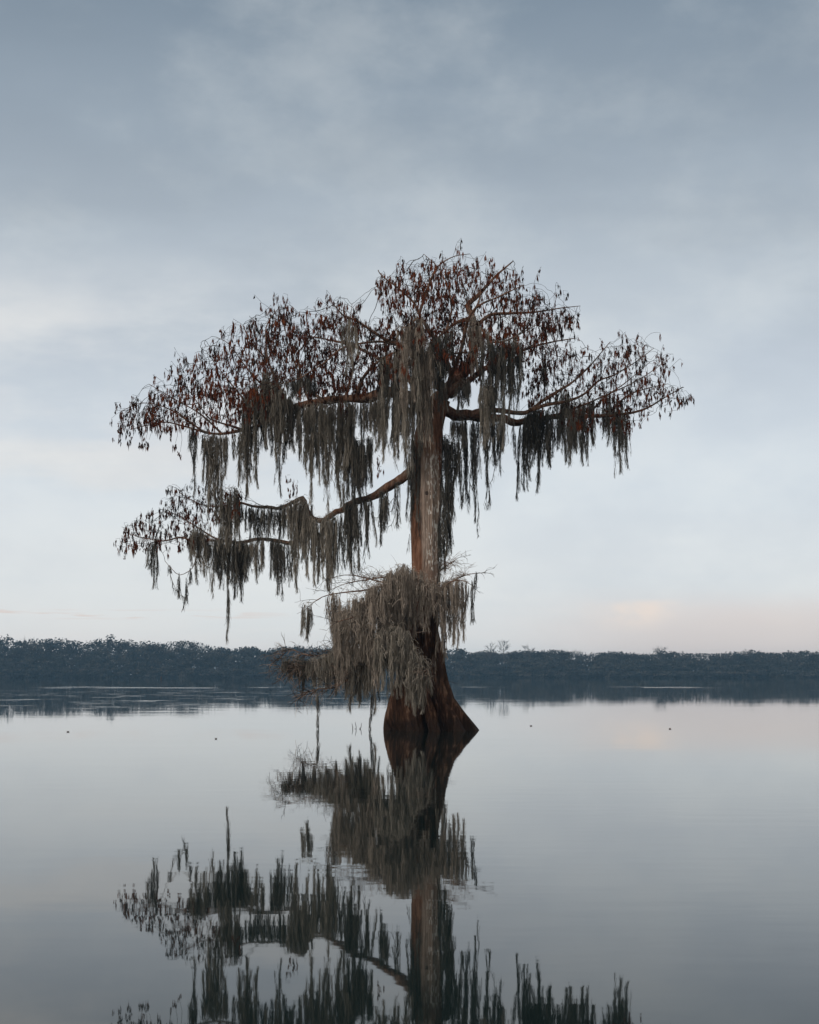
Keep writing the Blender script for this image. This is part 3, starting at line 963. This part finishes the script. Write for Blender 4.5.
def far_tree(mbw, mbl, x, y, H, bare=False, big=1.0):
    z0 = .1
    lean = R.gauss(0, .03)
    top = Vector((x + lean * H, y, z0 + H * .8))
    mbw.tube([Vector((x, y, z0 - .5)), Vector((x + lean * H * .4, y, z0 + H * .4)), top], [.28, .2, .08], 5, tint=R.random())
    wid = R.uniform(3.0, 5.2) * big
    if bare:
        for _ in range(26):
            t = R.uniform(.35, .85)
            a = R.uniform(0, 6.28)
            p = Vector((x + lean * H * t, y, z0 + H * t))
            r = R.uniform(.5, 1) * wid * .8
            e = p + Vector((math.cos(a) * r, math.sin(a) * r, R.uniform(.3, 1.1) * r + R.uniform(0, 1.5)))
            e.z = min(e.z, z0 + H * (1 - .12 * (r / wid) ** 2))
            m = (p + e) / 2 + Vector((0, 0, -.15))
            mbw.tube([p, m, e], [.06, .045, .03], 3, tint=R.random() * .5, cap=False)
            for _ in range(9):
                f = e + Vector((R.gauss(0, .7), R.gauss(0, .7), abs(R.gauss(0, .5))))
                mbw.tube([m + (e - m) * R.random(), f], [.035, .018], 3, tint=R.random() * .5, cap=False)
        clump_quads(mbl, Vector((x, y, z0 + H * .74)), wid * .8, wid * .8, H * .2, 26, .22)
        return
    nl = R.randint(6, 9)
    for _ in range(nl):
        t = R.uniform(.42, .9)
        a = R.uniform(0, 6.28)
        r = R.uniform(.2, .9) * wid * (1.15 - t * .5)
        c = Vector((x + math.cos(a) * r, y + math.sin(a) * r, z0 + H * t))
        clump_quads(mbl, c, wid * .52, wid * .5, H * .10, int(28 * big), .52)
    clump_quads(mbl, Vector((x, y, z0 + H * .9)), wid * .7, wid * .5, H * .10, int(34 * big * big), .42)
    # drooping lower boughs and undergrowth at the water's edge
    for _ in range(4):
        c = Vector((x + R.gauss(0, wid * .8), y - R.uniform(0, 3), z0 + H * R.uniform(.03, .45)))
        clump_quads(mbl, c, 1.6, 1.2, H * .12, 22, .5)


fw, fl = MB(), MB()
DF = 555.0
for row, (yy, hs, n) in enumerate(((553.5, .26, 260), (557, .50, 190), (564, .72, 190), (573, .9, 180), (584, 1.0, 150), (597, .98, 150))):
    for i in range(n):
        x = -330 + 660 * (i + R.random()) / n
        y = yy + R.uniform(-3, 5)
        px = CX + x / y * F
        H = H0 + (HY - sky_y(px)) / F * y
        H *= hs * (1.02 - abs(R.gauss(0, .085)))
        far_tree(fw, fl, x, y, max(2.5, H), R.random() < (.10 if row > 2 else 0), R.choice((1, 1, 1.3, 1.7)) if row > 2 else 1)
print('nodes',len(nodes),'tips',sum(1 for i in range(n_seed,len(nodes)) if not children[i]))
# one mass: wood and foliage in one object
for v_off in (0,):
    base = len(fl.v)
    fl.v += fw.v
    fl.f += [tuple(base + i for i in f) for f in fw.f]
    fl.t += [.75] * len(fw.f)
tag(fl.build('forest', M_FAR), 'far-off dark forest along the opposite bank', 'forest', None, 'stuff')

for (px, py, bare, lab) in ((505, 640, True, 'bare round-crowned tree rising above the far forest, right of the cypress'),
                            (490, 642, True, 'thin bare tree on the far bank just left of the round-crowned bare tree'),
                            (527, 645, True, 'low pair of leafless tops on the far bank right of the round-crowned bare tree'),
                            (661, 647, True, 'twiggy bare tree rising from the right half of the far forest'),
                            (748, 649, True, 'thin leafless tree top in the far forest toward the right edge'),
                            (111, 634, False, 'flat-topped tree standing highest on the left far bank'),
                            (7, 634, False, 'spreading tree at the left edge of the far bank'),
                            (29, 638, True, 'leafless tree top beside the spreading tree at the left edge'),
                            (459, 647.5, False, 'rounded tree on the far bank directly right of the cypress trunk')):
    y = 572.0
    x = (px - CX) / F * y
    H = H0 + (HY - py) / F * y
    a, b = MB(), MB()
    far_tree(a, b, x, y, H, bare)
    t = empty('far_tree', (x, y, 0))
    tag(t, lab, 'tree', 'trees standing out on the far bank')
    a.build('trunk', M_FARW, t)
    b.build('crown', M_FAR, t)

# a dark stake near the left bank
s = MB()
p = Vector(((161 - CX) / F * 330, 330, 0))
s.tube([p + Vector((0, 0, -.6)), p + Vector((.03, 0, .35)), p + Vector((.05, 0, .8))], [.16, .15, .12], 7, .15)
tag(s.build('wooden_stake', M_TWIG, None, origin=p), 'short dark stake in the water before the left far bank', 'stake')

# submerged twigs and floating leaves
s = MB()
for (x, y, x2, y2) in ((352.5, 729, 352, 723.5), (352.5, 728.8, 355.3, 728.4), (356, 729, 355.2, 722), (359.5, 729.5, 361.5, 723), (358, 731, 360, 727.5)):
    d = H0 * F / (729 - HY) - D0
    a, b = W(x, y, d), W(x2, y2, d)
    a.z = min(a.z, -.05)
    s.tube([a, (a + b) / 2 + Vector((.01, .01, 0)), b], [.008, .007, .004], 5, tint=.1)
tag(s.build('drowned_twigs', M_TWIG, None, origin=W(355, 729, 0)), 'few bent twigs poking out of the water below the moss', 'twigs')
M_FLOAT = tint_mat('floating_leaf', [(0, (.05, .03, .02)), (1, (.55, .5, .42))])
for (x, y, sz, tn, lab) in ((68, 732, .09, .0, 'dark leaf floating alone on the left of the lake'), (216, 739, .07, 0, 'small dark leaf floating between the left shore and the cypress'),
                            (670, 729, .08, 0, 'dark leaf floating on the right of the lake'), (531, 726, .08, .1, 'brown leaf floating just right of the cypress foot'),
                            
):
    d = H0 * F / (y - HY)
    c = Vector(((x - CX) / F * d, d, .006))
    mb = MB()
    a = R.uniform(-.5, .5)
    n = 8
    ring = []
    for k in range(n):
        th = 2 * math.pi * k / n
        sz2 = sz * .36
        q = Vector((math.cos(th) * sz2, math.sin(th) * sz2 * .42 * (1 + .3 * math.cos(th)), .010 * math.cos(2 * th) + .008))
        ring.append(c + Matrix.Rotation(a, 3, 'Z') @ q)
    i0 = len(mb.v)
    mb.v += ring + [v + Vector((0, 0, -.006)) for v in ring]
    mb.f.append(tuple(range(n)))
    mb.f.append(tuple(reversed(range(n, 2 * n))))
    for k in range(n):
        mb.f.append((k, n + k, n + (k + 1) % n, (k + 1) % n))
    mb.t += [tn] * len(mb.f)
    tag(mb.build('floating_leaf', M_FLOAT, None, origin=c), lab, 'leaf', 'leaves floating on the lake')

# ------------------------------------------------------------------ haze over the lake
def haze():
    m, nt, out = new_mat('lake_haze')
    v = nt.nodes.new('ShaderNodeVolumePrincipled')
    v.inputs['Color'].default_value = (.36, .65, .93, 1)
    v.inputs['Density'].default_value = .00042
    v.inputs['Anisotropy'].default_value = 0.0
    nt.links.new(v.outputs[0], out.inputs['Volume'])
    mb = MB()
    x0, x1, y0, y1, z0, z1 = -3200, 3200, -3200, 3200, -4, 19
    c = [Vector((x, y, z)) for z in (z0, z1) for y in (y0, y1) for x in (x0, x1)]
    mb.v = c
    mb.f = [(0, 2, 3, 1), (4, 5, 7, 6), (0, 1, 5, 4), (2, 6, 7, 3), (0, 4, 6, 2), (1, 3, 7, 5)]
    mb.t = [.5] * 6
    tag(mb.build('haze', m), 'thin blue haze over the lake', 'haze', None, 'stuff')


haze()

# ------------------------------------------------------------------ sky and sun
SUN_EL, SUN_AZ = rad(26), rad(226)        # azimuth from +Y, clockwise: behind the camera, to the left


def lin(c):
    return tuple(((x / 255) / 12.92 if x / 255 <= .04045 else ((x / 255 + .055) / 1.055) ** 2.4) for x in c)


def world():
    w = bpy.data.worlds.new('World')
    scene.world = w
    w.use_nodes = True
    nt = w.node_tree
    for n in list(nt.nodes):
        nt.nodes.remove(n)
    out = nt.nodes.new('ShaderNodeOutputWorld')
    bg = nt.nodes.new('ShaderNodeBackground')
    bg.inputs[1].default_value = .1
    sky = nt.nodes.new('ShaderNodeTexSky')
    sky.sky_type = 'NISHITA'
    sky.sun_disc = False
    sky.sun_elevation = SUN_EL
    sky.sun_rotation = SUN_AZ
    tc = nt.nodes.new('ShaderNodeTexCoord')
    sep = nt.nodes.new('ShaderNodeSeparateXYZ')
    nt.links.new(tc.outputs['Generated'], sep.inputs[0])
    x, y, z = sep.outputs
    # the cloud sheet seen in perspective
    den = mth(nt, 'ADD', mth(nt, 'ABSOLUTE', z), .12)
    cmb = nt.nodes.new('ShaderNodeCombineXYZ')
    nt.links.new(mth(nt, 'DIVIDE', x, den), cmb.inputs[0])
    nt.links.new(mth(nt, 'DIVIDE', y, den), cmb.inputs[1])
    n1 = obj_noise(nt, (.75, .9, 1), 1.2, 7, .55, cmb.outputs[0])
    n2 = obj_noise(nt, (1, 1, 1.7), 6.5, 8, .58, tc.outputs['Generated'])
    n3 = obj_noise(nt, (.35, .5, 1), .8, 3, .5, cmb.outputs[0])
    # cloud base brightens towards the horizon; the noise wobbles the height at which it does
    zz = mth(nt, 'ADD', z, mth(nt, 'MULTIPLY', mth(nt, 'SUBTRACT', n1, .5), .10))
    zz = mth(nt, 'ADD', zz, mth(nt, 'MULTIPLY', mth(nt, 'SUBTRACT', n2, .5), .05))
    cr = ramp(nt, [(0, lin((244, 240, 238))), (.055, lin((231, 234, 236))), (.13, lin((221, 228, 234))), (.20, lin((210, 218, 226))), (.27, lin((195, 204, 212))), (.35, lin((165, 177, 188))),
                   (.45, lin((127, 143, 158))), (.65, lin((112, 124, 136))), (1, lin((125, 133, 141)))], 'EASE')
    cr.color_ramp.interpolation = 'LINEAR'
    nt.links.new(zz, cr.inputs[0])
    col = cr.outputs[0]
    # mottled lighter and darker patches in the cloud sheet, bluer thin spots
    col = mixc(nt, mth(nt, 'MULTIPLY', smooth_step(nt, n2, .42, .74), .26), col, lin((226, 229, 231)))
    col = mixc(nt, mth(nt, 'MULTIPLY', mth(nt, 'MULTIPLY', smooth_step(nt, n1, .54, .38), smooth_step(nt, z, .14, .28)), .18), col, lin((96, 112, 128)))
    midz = mth(nt, 'MULTIPLY', smooth_step(nt, z, .05, .16), mth(nt, 'SUBTRACT', 1.0, smooth_step(nt, z, .22, .30)))
    white = mth(nt, 'MULTIPLY', mth(nt, 'MULTIPLY', midz, smooth_step(nt, n1, .40, .60)), mth(nt, 'SUBTRACT', 1.05, smooth_step(nt, x, -.22, .22)))
    col = mixc(nt, mth(nt, 'MULTIPLY', white, .85), col, lin((234, 234, 233)))
    col = mixc(nt, 1.0, col, mixc(nt, smooth_step(nt, n2, .35, .65), (.93, .94, .955), (1.05, 1.045, 1.03)), 'MULTIPLY')
    # warm cloud low on the right, and small lit cloud bars low on the left
    zl = mth(nt, 'ADD', z, mth(nt, 'MULTIPLY', mth(nt, 'SUBTRACT', n3, .5), .05))
    lowz = mth(nt, 'SUBTRACT', 1.0, smooth_step(nt, zl, .030, .062))
    rightx = smooth_step(nt, x, .04, .20)
    col = mixc(nt, mth(nt, 'MULTIPLY', mth(nt, 'MULTIPLY', lowz, rightx), .62), col, lin((229, 214, 208)))
    pt = mth(nt, 'MULTIPLY', mth(nt, 'MULTIPLY', smooth_step(nt, x, .115, .15), mth(nt, 'SUBTRACT', 1.0, smooth_step(nt, x, .165, .20))), mth(nt, 'MULTIPLY', smooth_step(nt, z, .028, .042), mth(nt, 'SUBTRACT', 1.0, smooth_step(nt, z, .050, .055))))
    col = mixc(nt, mth(nt, 'MULTIPLY', mth(nt, 'MULTIPLY', pt, smooth_step(nt, n2, .36, .52)), .9), col, lin((250, 233, 221)))
    cb = nt.nodes.new('ShaderNodeCombineXYZ')
    nt.links.new(mth(nt, 'MULTIPLY', x, 14), cb.inputs[0])
    nt.links.new(mth(nt, 'MULTIPLY', z, 190), cb.inputs[1])
    nb = obj_noise(nt, (1, 1, 1), 1.0, 4, .55, cb.outputs[0])
    leftx = mth(nt, 'SUBTRACT', 1.0, smooth_step(nt, x, -.16, -.06))
    band = mth(nt, 'MULTIPLY', mth(nt, 'MULTIPLY', leftx, smooth_step(nt, z, .038, .041)), mth(nt, 'SUBTRACT', 1.0, smooth_step(nt, z, .043, .047)))
    col = mixc(nt, mth(nt, 'MULTIPLY', mth(nt, 'MULTIPLY', band, smooth_step(nt, nb, .50, .60)), .8), col, lin((232, 217, 210)))
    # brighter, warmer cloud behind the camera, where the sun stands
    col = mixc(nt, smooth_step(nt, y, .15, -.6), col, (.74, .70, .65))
    sc = nt.nodes.new('ShaderNodeVectorMath')
    sc.operation = 'SCALE'
    sc.inputs['Scale'].default_value = 10
    nt.links.new(col, sc.inputs[0])
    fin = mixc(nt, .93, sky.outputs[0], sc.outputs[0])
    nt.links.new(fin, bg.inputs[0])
    nt.links.new(bg.outputs[0], out.inputs[0])


world()
sl = bpy.data.lights.new('sun', 'SUN')
sl.energy = 1.4
sl.angle = rad(14)
sl.color = (1, .93, .86)
so = bpy.data.objects.new('sun', sl)
COL.objects.link(so)
sd = Vector((math.sin(SUN_AZ) * math.cos(SUN_EL), math.cos(SUN_AZ) * math.cos(SUN_EL), math.sin(SUN_EL)))
so.rotation_euler = (-sd).to_track_quat('-Z', 'Y').to_euler()
so.location = (-5, -5, 15)

# ------------------------------------------------------------------ camera
cd = bpy.data.cameras.new('camera')
cd.sensor_fit = 'AUTO'
cd.sensor_width = 36
cd.lens = F / 1024 * 36
cd.shift_y = (HY - 512) / 1024
cd.clip_end = 9000
co = bpy.data.objects.new('camera', cd)
COL.objects.link(co)
co.location = (0, 0, H0)
co.rotation_euler = (math.pi / 2, 0, 0)
scene.camera = co
scene.render.engine = 'CYCLES'
scene.cycles.max_bounces = 6
scene.cycles.use_denoising = True
scene.cycles.use_adaptive_sampling = False
scene.cycles.denoiser = 'OPENIMAGEDENOISE'
scene.cycles.denoising_input_passes = 'RGB_ALBEDO_NORMAL'
vs = scene.view_settings
vs.view_transform = 'Standard'
vs.look = 'None'
vs.exposure = 0
vs.gamma = 1
